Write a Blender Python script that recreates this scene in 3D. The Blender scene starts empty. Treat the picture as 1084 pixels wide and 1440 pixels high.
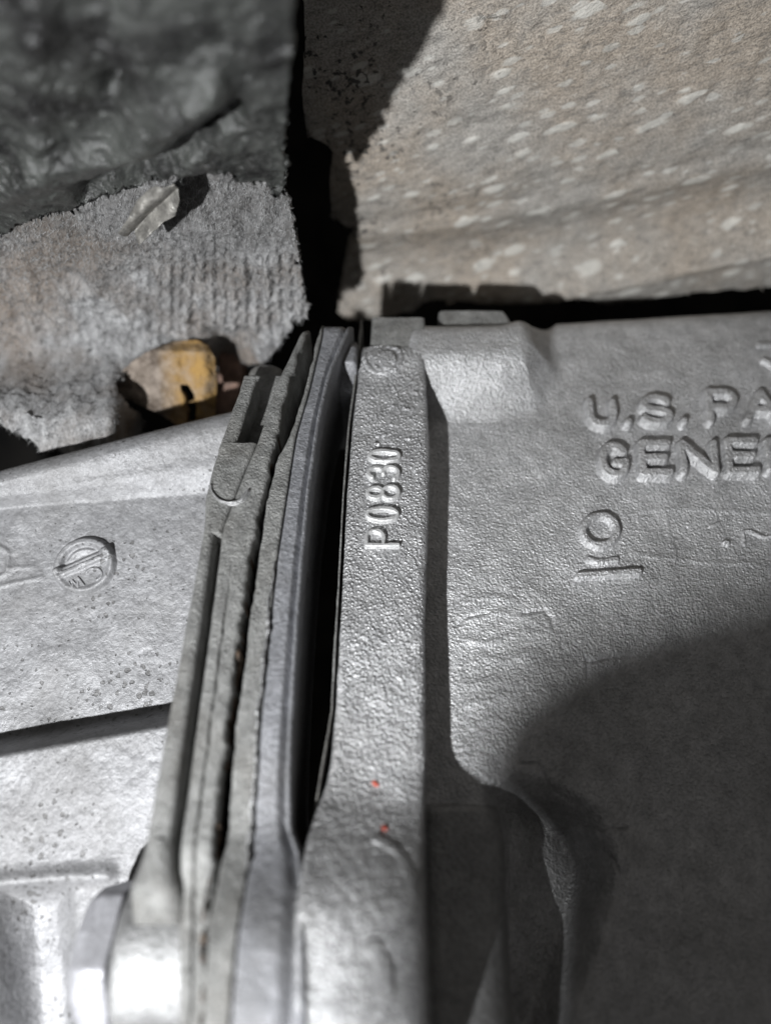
import bpy, math
import numpy as np

# ------------------------------------------------------------------ camera, light, exposure
PITCH = math.radians(35.0)                 # phone held under the car, looking up and forward
CAM = np.array([0.0, 0.0, 0.55])
RIGHT = np.array([1.0, 0.0, 0.0])
UP = np.array([0.0, -math.sin(PITCH), math.cos(PITCH)])
FWD = np.array([0.0, math.cos(PITCH), math.sin(PITCH)])
LENS, SENSOR, PH = 6.81, 9.8, 1440.0
F = LENS / SENSOR * PH
CX, CY = 542.0, 720.0

def W(p):
    p = np.asarray(p, float)
    return CAM + p[..., 0:1] * RIGHT + p[..., 1:2] * UP + p[..., 2:3] * FWD

scene = bpy.context.scene
col = scene.collection
cam_d = bpy.data.cameras.new('camera')
cam_d.sensor_fit = 'VERTICAL'; cam_d.sensor_height = SENSOR; cam_d.sensor_width = SENSOR * 1084 / 1440
cam_d.lens = LENS
cam_d.clip_start = 0.002; cam_d.clip_end = 20.0
cam_d.dof.use_dof = True; cam_d.dof.focus_distance = 0.126; cam_d.dof.aperture_fstop = 1.9
cam_d.dof.aperture_blades = 0
cam = bpy.data.objects.new('camera', cam_d); col.objects.link(cam)
cam.location = CAM; cam.rotation_euler = (math.pi / 2 + PITCH, 0, 0)
scene.camera = cam

world = bpy.data.worlds.new('World'); scene.world = world; world.use_nodes = True
world.node_tree.nodes['Background'].inputs[0].default_value = (1.0, 0.97, 0.94, 1)
world.node_tree.nodes['Background'].inputs[1].default_value = 0.09

ld = bpy.data.lights.new('phone_torch', 'POINT'); ld.energy = 5.1; ld.shadow_soft_size = 0.0030
ld.color = (0.97, 0.985, 1.0)
lamp = bpy.data.objects.new('phone_torch', ld); col.objects.link(lamp)
LAMP = np.array([-0.090, -0.083, -0.085])
lamp.location = W(LAMP)

vs = scene.view_settings
vs.view_transform = 'Standard'; vs.look = 'None'; vs.exposure = 0.0; vs.gamma = 1.0
vs.use_curve_mapping = False

# ------------------------------------------------------------------ helpers
def _hash(ix, iy, iz, seed):
    n = (ix * 374761393 + iy * 668265263 + iz * 2147483647 + seed * 974711) & 0xFFFFFFFF
    n = ((n ^ (n >> 13)) * 1274126177) & 0xFFFFFFFF
    n = ((n ^ (n >> 16)) * 2246822519) & 0xFFFFFFFF
    return ((n ^ (n >> 15)) & 0xFFFF) / 65535.0

def vnoise(P, scale, seed=0):
    """value noise in -1..1, P (...,3) in metres, scale = cells per metre"""
    q = np.asarray(P, float) * scale + 100.0
    i = np.floor(q).astype(np.int64); f = q - i
    f = f * f * (3 - 2 * f)
    r = 0
    for dx in (0, 1):
        for dy in (0, 1):
            for dz in (0, 1):
                w = (f[..., 0] if dx else 1 - f[..., 0]) * (f[..., 1] if dy else 1 - f[..., 1]) * (f[..., 2] if dz else 1 - f[..., 2])
                r = r + w * _hash(i[..., 0] + dx, i[..., 1] + dy, i[..., 2] + dz, seed)
    return r * 2 - 1

def fbm(P, scale, octv=3, seed=0):
    r, a = 0, 1.0
    for k in range(octv):
        r = r + a * vnoise(P, scale, seed + k * 17); scale *= 2.1; a *= 0.5
    return r

def sst(a, b, x):
    t = np.clip((x - a) / (b - a), 0, 1)
    return t * t * (3 - 2 * t)

class Plane:
    """D = a + b*Y + c*X in metres, right/up/forward of the phone"""
    def __init__(s, a, b, c=0.0):
        s.a, s.b, s.c = a, b, c
        s.n = np.array([c, b, -1.0]) / math.sqrt(1 + b * b + c * c)     # towards the viewer side
        s.v = np.array([0, 1.0, b]) / math.sqrt(1 + b * b)
    def at(s, px, py, h=0.0):
        px = np.asarray(px, float); py = np.asarray(py, float)
        tx = (px - CX) / F; ty = (CY - py) / F
        D = s.a / (1 - s.b * ty - s.c * tx)
        P = np.stack([tx * D, ty * D, D], -1)
        return P + np.asarray(h, float)[..., None] * s.n

def sdf_poly(px, py, poly):
    poly = np.asarray(poly, float); n = len(poly)
    d2 = np.full(px.shape, 1e18); inside = np.zeros(px.shape, bool)
    for i in range(n):
        ax, ay = poly[i]; bx, by = poly[(i + 1) % n]
        ex, ey = bx - ax, by - ay
        t = np.clip(((px - ax) * ex + (py - ay) * ey) / (ex * ex + ey * ey + 1e-12), 0, 1)
        d2 = np.minimum(d2, (px - ax - t * ex) ** 2 + (py - ay - t * ey) ** 2)
        cond = ((ay > py) != (by > py))
        with np.errstate(divide='ignore', invalid='ignore'):
            xi = (bx - ax) * (py - ay) / (by - ay if by != ay else 1e-9) + ax
        inside ^= cond & (px < xi)
    d = np.sqrt(d2)
    return np.where(inside, -d, d)

def dist_lines(px, py, lines):
    d2 = np.full(px.shape, 1e18)
    for ln in lines:
        if len(ln) == 1:
            d2 = np.minimum(d2, (px - ln[0][0]) ** 2 + (py - ln[0][1]) ** 2); continue
        for (ax, ay), (bx, by) in zip(ln[:-1], ln[1:]):
            ex, ey = bx - ax, by - ay
            t = np.clip(((px - ax) * ex + (py - ay) * ey) / (ex * ex + ey * ey + 1e-12), 0, 1)
            d2 = np.minimum(d2, (px - ax - t * ex) ** 2 + (py - ay - t * ey) ** 2)
    return np.sqrt(d2)

ORI = {}
def thing(name, label, cat, base, group=None):
    o = bpy.data.objects.new(name, None); col.objects.link(o)
    b = W(np.asarray(base, float)); o.location = b
    o.empty_display_size = 0.005
    o['label'] = label; o['category'] = cat
    if group: o['group'] = group
    ORI[o.name] = b
    return o

def mesh_obj(name, V, faces, mat, parent=None, smooth=True, uv=None, base=None):
    """V (n,3) in the right/up/forward frame -> rigidly into the world"""
    Wv = W(V)
    if parent is not None:
        o0 = ORI[parent.name]
    else:
        o0 = W(np.asarray(base, float)) if base is not None else Wv.mean(0)
    L = (Wv - o0).astype(np.float32)
    me = bpy.data.meshes.new(name)
    faces = faces if isinstance(faces, list) else [faces]
    tot = 0; loops = []; starts = []; totals = []
    for fa in faces:
        fa = np.asarray(fa, np.int32)
        if fa.ndim == 1: fa = fa[None]
        k = fa.shape[1]
        starts.append(np.arange(len(fa), dtype=np.int32) * k + tot); totals.append(np.full(len(fa), k, np.int32))
        loops.append(fa.ravel()); tot += fa.size
    loops = np.concatenate(loops); starts = np.concatenate(starts); totals = np.concatenate(totals)
    me.vertices.add(len(L)); me.vertices.foreach_set('co', L.ravel())
    me.loops.add(len(loops)); me.loops.foreach_set('vertex_index', loops)
    me.polygons.add(len(starts)); me.polygons.foreach_set('loop_start', starts); me.polygons.foreach_set('loop_total', totals)
    me.polygons.foreach_set('use_smooth', np.full(len(starts), smooth, bool))
    if uv is not None:
        ul = me.uv_layers.new(name='UVMap')
        ul.data.foreach_set('uv', np.asarray(uv, np.float32)[loops].ravel())
    me.update(calc_edges=True); me.validate()
    me.materials.append(mat)
    o = bpy.data.objects.new(name, me); col.objects.link(o)
    if parent is not None:
        o.parent = parent
    else:
        o.location = o0
    ORI[o.name] = o0
    return o

def grid_faces(n, m, closed=False):
    i = np.arange(n - 1)[:, None]; j = np.arange(m if closed else m - 1)[None, :]
    j2 = (j + 1) % m
    a = i * m + j; b = i * m + j2; c = (i + 1) * m + j2; d = (i + 1) * m + j
    return np.stack([a + 0 * b, b, c, d + 0 * b], -1).reshape(-1, 4)

def grid(name, P, mat, parent=None, closed=False, caps=False, uv=None, flip=False, base=None):
    n, m = P.shape[:2]
    fa = grid_faces(n, m, closed)
    if flip: fa = fa[:, ::-1]
    faces = [fa]
    if caps:
        faces += [np.arange(m)[None, ::-1], ((n - 1) * m + np.arange(m))[None]]
    return mesh_obj(name, P.reshape(-1, 3), faces, mat, parent, uv=uv, base=base)

def curve(pts, ys, win=9):
    pts = sorted(pts); y = np.array([p[0] for p in pts], float); x = np.array([p[1] for p in pts], float)
    e = np.pad(np.interp(ys, y, x), win, mode='edge')
    # extrapolate padding linearly so that the ends stay in line
    g = np.interp(ys, y, x)
    e[:win] = g[0] + (g[0] - g[1]) * np.arange(win, 0, -1); e[-win:] = g[-1] + (g[-1] - g[-2]) * np.arange(1, win + 1)
    k = np.hanning(2 * win + 1)[0:]; k = k / k.sum()
    return np.convolve(e, k, mode='valid')

def strip(name, plane, L, R, y0, y1, mat, parent, r=0.0010, depth=0.014, lift=None, n=320, m=26,
          rough=0.00012, rscale=900, jl=0.0, jr=0.0, seed=1, prof=None, rl=None, rr=None):
    """casting edge: a bar between two traced edges, rounded, rough, closed, its face on a plane"""
    ys = np.linspace(y0, y1, n)
    xl = curve(L, ys); xr = curve(R, ys)
    z = np.zeros(n) if lift is None else lift(ys)
    PL = plane.at(xl, ys, z); PR = plane.at(xr, ys, z)
    if jl:
        PL = PL + ((vnoise(PL * [0.2, 1, 1], 330, seed) + 0.5 * vnoise(PL * [0.2, 1, 1], 1100, seed + 3)) * jl)[:, None] * np.array([1.0, 0, 0])
    if jr:
        PR = PR + ((vnoise(PR * [0.2, 1, 1], 330, seed + 1) + 0.5 * vnoise(PR * [0.2, 1, 1], 1100, seed + 4)) * jr)[:, None] * np.array([1.0, 0, 0])
    w = np.linalg.norm(PR - PL, axis=1, keepdims=True); d = (PR - PL) / w
    rl = rl or r; rr = rr or r
    cols = []
    back = -plane.n
    for q in (1.0, 0.6, 0.3):
        cols.append(PL + back * (depth * q + rl * (1 - q)))
    for th in np.linspace(0, math.pi / 2, 6):
        cols.append(PL + d * np.minimum(rl * (1 - math.cos(th)), w * 0.45) + back * rl * (1 - math.sin(th)))
    for t in np.linspace(0, 1, m)[1:-1]:
        a = PL + d * np.minimum(rl, w * 0.45); b = PR - d * np.minimum(rr, w * 0.45)
        p = a * (1 - t) + b * t
        if prof is not None: p = p + plane.n * prof(t, ys)[:, None]
        cols.append(p)
    for th in np.linspace(math.pi / 2, 0, 6):
        cols.append(PR - d * np.minimum(rr * (1 - math.cos(th)), w * 0.45) + back * rr * (1 - math.sin(th)))
    for q in (0.3, 0.6, 1.0):
        cols.append(PR + back * (depth * q + rr * (1 - q)))
    P = np.stack(cols, 1)
    if rough:
        disp = rough * (0.8 * vnoise(P, rscale * 0.35, seed + 9) + 0.5 * vnoise(P, rscale, seed + 5))
        P = P + disp[..., None] * plane.n
    return grid(name, P, mat, parent, closed=True, caps=True)

def sheet(name, plane, sd, box, step, mat, parent=None, h=None, thick=0.0008, base=None, warp=None):
    """plate of any outline: fine grid on a plane, border vertices pulled onto the outline, real thickness"""
    x0, y0, x1, y1 = box
    xs = np.arange(x0, x1 + step, step); ys = np.arange(y0, y1 + step, step)
    X, Y = np.meshgrid(xs, ys)
    d = sd(X, Y); e = 0.5
    gx = (sd(X + e, Y) - sd(X - e, Y)) / (2 * e); gy = (sd(X, Y + e) - sd(X, Y - e)) / (2 * e)
    out = (d > 0) & (d < step * 1.6)
    X2 = np.where(out, X - d * gx, X); Y2 = np.where(out, Y - d * gy, Y)
    ok = d < step * 1.45
    n, m = X.shape
    fa = grid_faces(n, m)
    okf = ok.ravel()[fa].all(1) & (d.ravel()[fa] < 0).any(1)
    fa = fa[okf]
    hh = h(X2, Y2) if h is not None else np.zeros_like(X2)
    P = plane.at(X2, Y2, hh)
    if warp is not None: P = warp(P, X2, Y2)
    uvw = np.stack([P[..., 0], P[..., 1] * plane.v[1] + P[..., 2] * plane.v[2]], -1).reshape(-1, 2)
    P = P.reshape(-1, 3)
    used = np.unique(fa); idx = np.full(len(P), -1); idx[used] = np.arange(len(used))
    o = mesh_obj(name, P[used], [idx[fa]], mat, parent, uv=uvw[used], base=base)
    if thick:
        md = o.modifiers.new('thickness', 'SOLIDIFY'); md.thickness = thick; md.offset = 1.0
    return o

# ------------------------------------------------------------------ materials
def nodes_of(name):
    m = bpy.data.materials.new(name); m.use_nodes = True
    nt = m.node_tree
    return m, nt, nt.nodes['Principled BSDF']

def N(nt, t, **kw):
    n = nt.nodes.new(t)
    for k, v in kw.items():
        if k in n.inputs: n.inputs[k].default_value = v
        else: setattr(n, k, v)
    return n

def ramp(nt, src, stops, interp='LINEAR'):
    r = nt.nodes.new('ShaderNodeValToRGB'); r.color_ramp.interpolation = interp
    e = r.color_ramp.elements
    while len(e) < len(stops): e.new(0.5)
    for k, (p, c) in enumerate(stops):
        e[k].position = p
        e[k].color = (c, c, c, 1) if isinstance(c, (int, float)) else (*c, 1)
    nt.links.new(src, r.inputs[0])
    return r.outputs[0]

def mixc(nt, fac, a, b, mode='MIX'):
    m = nt.nodes.new('ShaderNodeMix'); m.data_type = 'RGBA'; m.blend_type = mode
    for i, v in ((0, fac), (6, a), (7, b)):
        if isinstance(v, (int, float)): m.inputs[i].default_value = v
        elif isinstance(v, tuple): m.inputs[i].default_value = (*v, 1)
        else: nt.links.new(v, m.inputs[i])
    return m.outputs[2]

def cast(name, lo=(0.40, 0.40, 0.405), hi=(0.58, 0.58, 0.585), metal=0.48, rough=0.36, grain=1500.0, gbump=0.00016,
         fine=0.00007, pits=0.0, dirt=0.35, dirt_col=(0.10, 0.095, 0.085), stretch=None, droplets=0.0):
    """bare sand/die-cast aluminium: pebbled skin, grime, pinholes"""
    m, nt, bs = nodes_of(name); lk = nt.links
    geo = N(nt, 'ShaderNodeNewGeometry')
    pos = geo.outputs['Position']
    if stretch:
        mp = N(nt, 'ShaderNodeMapping'); mp.inputs['Scale'].default_value = stretch
        lk.new(pos, mp.inputs['Vector']); gp = mp.outputs[0]
    else: gp = pos
    n1 = N(nt, 'ShaderNodeTexNoise', Scale=grain, Detail=3.0, Roughness=0.6); lk.new(gp, n1.inputs['Vector'])
    n2 = N(nt, 'ShaderNodeTexNoise', Scale=grain * 4.2, Detail=2.0, Roughness=0.6); lk.new(pos, n2.inputs['Vector'])
    nl = N(nt, 'ShaderNodeTexNoise', Scale=55.0, Detail=5.0, Roughness=0.62); lk.new(pos, nl.inputs['Vector'])
    nm = N(nt, 'ShaderNodeTexNoise', Scale=330.0, Detail=4.0, Roughness=0.65); lk.new(pos, nm.inputs['Vector'])
    c = mixc(nt, ramp(nt, nm.outputs[0], [(0.32, 0.0), (0.70, 1.0)]), lo, hi)
    c = mixc(nt, 1.0, c, ramp(nt, n1.outputs[0], [(0.36, 0.82), (0.52, 1.0), (0.66, 1.08)]), 'MULTIPLY')
    dm = ramp(nt, nl.outputs[0], [(0.46, 0.0), (0.68, dirt)])
    c = mixc(nt, dm, c, dirt_col)
    hgt = N(nt, 'ShaderNodeMath', operation='MULTIPLY'); lk.new(n1.outputs[0], hgt.inputs[0]); hgt.inputs[1].default_value = 1.0
    last = hgt.outputs[0]
    if droplets:
        vo = N(nt, 'ShaderNodeTexVoronoi', Scale=grain * 1.0); lk.new(gp, vo.inputs['Vector'])
        dr = ramp(nt, vo.outputs['Distance'], [(0.0, 1.0), (0.18, 0.93), (0.55, 0.0)], 'EASE')
        ad = N(nt, 'ShaderNodeMath', operation='MULTIPLY_ADD'); lk.new(dr, ad.inputs[0]); ad.inputs[1].default_value = droplets; lk.new(last, ad.inputs[2]); last = ad.outputs[0]
    if pits:
        nm2 = N(nt, 'ShaderNodeTexNoise', Scale=900.0, Detail=3.0); lk.new(pos, nm2.inputs['Vector'])
        vp = N(nt, 'ShaderNodeTexVoronoi', Scale=800.0); vp.inputs['Randomness'].default_value = 1.0
        wz = N(nt, 'ShaderNodeVectorMath', operation='MULTIPLY_ADD'); lk.new(nm2.outputs['Color'], wz.inputs[0]); wz.inputs[1].default_value = (0.0012,) * 3; lk.new(pos, wz.inputs[2])
        lk.new(wz.outputs[0], vp.inputs['Vector'])
        sel = N(nt, 'ShaderNodeTexNoise', Scale=70.0, Detail=2.0); lk.new(pos, sel.inputs['Vector'])
        thr = N(nt, 'ShaderNodeMath', operation='MULTIPLY_ADD'); lk.new(sel.outputs[0], thr.inputs[0]); thr.inputs[1].default_value = 1.3; thr.inputs[2].default_value = -0.42
        sep = N(nt, 'ShaderNodeSeparateColor'); lk.new(vp.outputs['Color'], sep.inputs[0])
        rad = N(nt, 'ShaderNodeMath', operation='MULTIPLY'); lk.new(thr.outputs[0], rad.inputs[0]); lk.new(sep.outputs[0], rad.inputs[1])
        df = N(nt, 'ShaderNodeMath', operation='SUBTRACT'); lk.new(rad.outputs[0], df.inputs[0]); lk.new(vp.outputs['Distance'], df.inputs[1])
        pit = ramp(nt, df.outputs[0], [(0.0, 0.0), (0.05, 1.0)])
        c = mixc(nt, N_mul(nt, pit, pits), c, (0.05, 0.047, 0.042))
        ad = N(nt, 'ShaderNodeMath', operation='MULTIPLY_ADD'); lk.new(pit, ad.inputs[0]); ad.inputs[1].default_value = -0.9; lk.new(last, ad.inputs[2]); last = ad.outputs[0]
    lk.new(c, bs.inputs['Base Color'])
    bs.inputs['Metallic'].default_value = metal
    rr = ramp(nt, n2.outputs[0], [(0.30, rough - 0.12), (0.72, rough + 0.14)])
    rr2 = N(nt, 'ShaderNodeMath', operation='MULTIPLY_ADD'); lk.new(dm, rr2.inputs[0]); rr2.inputs[1].default_value = 0.3; lk.new(rr, rr2.inputs[2])
    lk.new(rr2.outputs[0], bs.inputs['Roughness'])
    b1 = N(nt, 'ShaderNodeBump', Strength=1.0, Distance=gbump); lk.new(last, b1.inputs['Height'])
    b2 = N(nt, 'ShaderNodeBump', Strength=1.0, Distance=fine); lk.new(n2.outputs[0], b2.inputs['Height']); lk.new(b1.outputs[0], b2.inputs['Normal'])
    lk.new(b2.outputs[0], bs.inputs['Normal'])
    return m

def N_mul(nt, s, k):
    a = N(nt, 'ShaderNodeMath', operation='MULTIPLY'); nt.links.new(s, a.inputs[0]); a.inputs[1].default_value = k
    return a.outputs[0]

def simple(name, c0, c1, scale, rough=0.7, metal=0.0, bump=0.0002, bscale=None, det=4.0):
    m, nt, bs = nodes_of(name); lk = nt.links
    geo = N(nt, 'ShaderNodeNewGeometry')
    n1 = N(nt, 'ShaderNodeTexNoise', Scale=scale, Detail=det, Roughness=0.65); lk.new(geo.outputs['Position'], n1.inputs['Vector'])
    n2 = N(nt, 'ShaderNodeTexNoise', Scale=bscale or scale * 4, Detail=3.0, Roughness=0.6); lk.new(geo.outputs['Position'], n2.inputs['Vector'])
    lk.new(mixc(nt, ramp(nt, n1.outputs[0], [(0.33, 0.0), (0.68, 1.0)]), c0, c1), bs.inputs['Base Color'])
    bs.inputs['Roughness'].default_value = rough; bs.inputs['Metallic'].default_value = metal
    b = N(nt, 'ShaderNodeBump', Strength=1.0, Distance=bump); lk.new(n2.outputs[0], b.inputs['Height']); lk.new(b.outputs[0], bs.inputs['Normal'])
    return m

M_WALL = cast('cast_aluminium_case', grain=1750.0, gbump=0.00042, dirt=0.35, droplets=0.22)
M_FLANGE = cast('cast_aluminium_pebbled', grain=1600.0, gbump=0.00042, droplets=0.45, dirt=0.40, lo=(0.33, 0.33, 0.335), hi=(0.50, 0.50, 0.505))
M_BELL = cast('cast_aluminium_bell', grain=1300.0, gbump=0.00022, pits=0.55, dirt=0.3, rough=0.50, metal=0.30, lo=(0.20, 0.20, 0.205), hi=(0.29, 0.29, 0.298))
M_EDGE = cast('machined_flange_grey', lo=(0.17, 0.17, 0.164), hi=(0.31, 0.31, 0.30), grain=2100.0, gbump=0.00036, dirt=0.55, rough=0.58, dirt_col=(0.10, 0.09, 0.075))
M_BLUE = cast('adapter_aluminium', lo=(0.19, 0.193, 0.205), hi=(0.29, 0.293, 0.31), grain=1500.0, gbump=0.00030, dirt=0.40, rough=0.55)
M_BOSS = cast('boss_aluminium', lo=(0.23, 0.23, 0.23), hi=(0.33, 0.33, 0.33), grain=1500.0, gbump=0.00030, dirt=0.2)
M_LETTER = cast('worn_letter_aluminium', lo=(0.50, 0.50, 0.50), hi=(0.66, 0.66, 0.66), grain=2000.0, gbump=0.00010, dirt=0.15)
M_BOLT = cast('bolt_steel', lo=(0.36, 0.36, 0.38), hi=(0.48, 0.48, 0.51), grain=1800.0, gbump=0.00008, fine=0.00004, dirt=0.15, rough=0.5, metal=0.5)
M_GASKET = simple('gasket_rusty_black', (0.012, 0.010, 0.009), (0.14, 0.09, 0.055), 700, 0.8, 0.0, 0.0004)
M_BEAD = simple('sealant_bead', (0.30, 0.30, 0.28), (0.60, 0.59, 0.56), 900, 0.45, 0.2, 0.0003)
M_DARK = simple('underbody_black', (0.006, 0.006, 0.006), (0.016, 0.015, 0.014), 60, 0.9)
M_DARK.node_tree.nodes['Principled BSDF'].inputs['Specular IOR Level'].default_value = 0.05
M_FIBRE = simple('felt_fibre', (0.05, 0.05, 0.048), (0.45, 0.45, 0.45), 700, 0.4, 0.0, 0.0001)
M_FOIL = simple('torn_foil', (0.07, 0.067, 0.062), (0.24, 0.23, 0.21), 420, 0.5, 0.3, 0.0005, 500)
M_RUSTBOLT = simple('rusty_nut', (0.10, 0.065, 0.05), (0.27, 0.17, 0.13), 260, 0.75, 0.0, 0.0004)
M_RED = simple('red_paint_fleck', (0.30, 0.05, 0.03), (0.40, 0.09, 0.06), 900, 0.6)

def m_felt():
    m, nt, bs = nodes_of('grey_felt'); lk = nt.links
    geo = N(nt, 'ShaderNodeNewGeometry'); pos = geo.outputs['Position']
    mp = N(nt, 'ShaderNodeMapping'); mp.inputs['Scale'].default_value = (1.0, 0.45, 0.45); lk.new(pos, mp.inputs['Vector'])
    a = N(nt, 'ShaderNodeTexNoise', Scale=560.0, Detail=5.0, Roughness=0.7); lk.new(mp.outputs[0], a.inputs['Vector'])
    b = N(nt, 'ShaderNodeTexNoise', Scale=2600.0, Detail=3.0, Roughness=0.7); lk.new(pos, b.inputs['Vector'])
    l = N(nt, 'ShaderNodeTexNoise', Scale=38.0, Detail=4.0, Roughness=0.55); lk.new(pos, l.inputs['Vector'])
    c = mixc(nt, ramp(nt, a.outputs[0], [(0.36, 0.0), (0.64, 1.0)]), (0.045, 0.043, 0.041), (0.35, 0.35, 0.35))
    c = mixc(nt, ramp(nt, b.outputs[0], [(0.35, 0.0), (0.70, 0.55)]), c, (0.50, 0.50, 0.51))
    c = mixc(nt, ramp(nt, l.outputs[0], [(0.44, 0.0), (0.62, 0.68)]), c, (0.17, 0.128, 0.093))
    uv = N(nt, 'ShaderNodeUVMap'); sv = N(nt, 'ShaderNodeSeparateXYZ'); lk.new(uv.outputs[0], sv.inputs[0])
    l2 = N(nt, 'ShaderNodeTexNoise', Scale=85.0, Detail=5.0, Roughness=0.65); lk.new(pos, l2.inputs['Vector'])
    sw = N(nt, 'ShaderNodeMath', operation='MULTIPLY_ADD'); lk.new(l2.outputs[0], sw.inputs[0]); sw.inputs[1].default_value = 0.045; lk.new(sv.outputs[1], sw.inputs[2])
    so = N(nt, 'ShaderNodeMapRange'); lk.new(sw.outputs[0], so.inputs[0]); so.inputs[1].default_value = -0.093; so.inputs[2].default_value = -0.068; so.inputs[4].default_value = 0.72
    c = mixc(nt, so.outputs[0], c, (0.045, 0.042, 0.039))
    lk.new(c, bs.inputs['Base Color']); bs.inputs['Roughness'].default_value = 0.62
    b1 = N(nt, 'ShaderNodeBump', Strength=1.0, Distance=0.0008); lk.new(a.outputs[0], b1.inputs['Height'])
    b2 = N(nt, 'ShaderNodeBump', Strength=1.0, Distance=0.0003); lk.new(b.outputs[0], b2.inputs['Height']); lk.new(b1.outputs[0], b2.inputs['Normal'])
    lk.new(b2.outputs[0], bs.inputs['Normal'])
    return m
M_FELT = m_felt()

def m_facing():
    m, nt, bs = nodes_of('grimy_facing'); lk = nt.links
    geo = N(nt, 'ShaderNodeNewGeometry'); pos = geo.outputs['Position']
    a = N(nt, 'ShaderNodeTexNoise', Scale=95.0, Detail=6.0, Roughness=0.62); lk.new(pos, a.inputs['Vector'])
    b = N(nt, 'ShaderNodeTexNoise', Scale=900.0, Detail=4.0, Roughness=0.7); lk.new(pos, b.inputs['Vector'])
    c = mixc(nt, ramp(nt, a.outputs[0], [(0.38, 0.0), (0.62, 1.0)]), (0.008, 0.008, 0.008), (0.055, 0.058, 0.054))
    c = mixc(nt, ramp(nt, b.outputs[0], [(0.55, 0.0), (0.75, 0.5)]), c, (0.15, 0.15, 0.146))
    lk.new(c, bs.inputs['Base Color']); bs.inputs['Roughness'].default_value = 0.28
    b1 = N(nt, 'ShaderNodeBump', Strength=1.0, Distance=0.0005); lk.new(b.outputs[0], b1.inputs['Height'])
    lk.new(b1.outputs[0], bs.inputs['Normal'])
    return m
M_FACING = m_facing()

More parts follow.
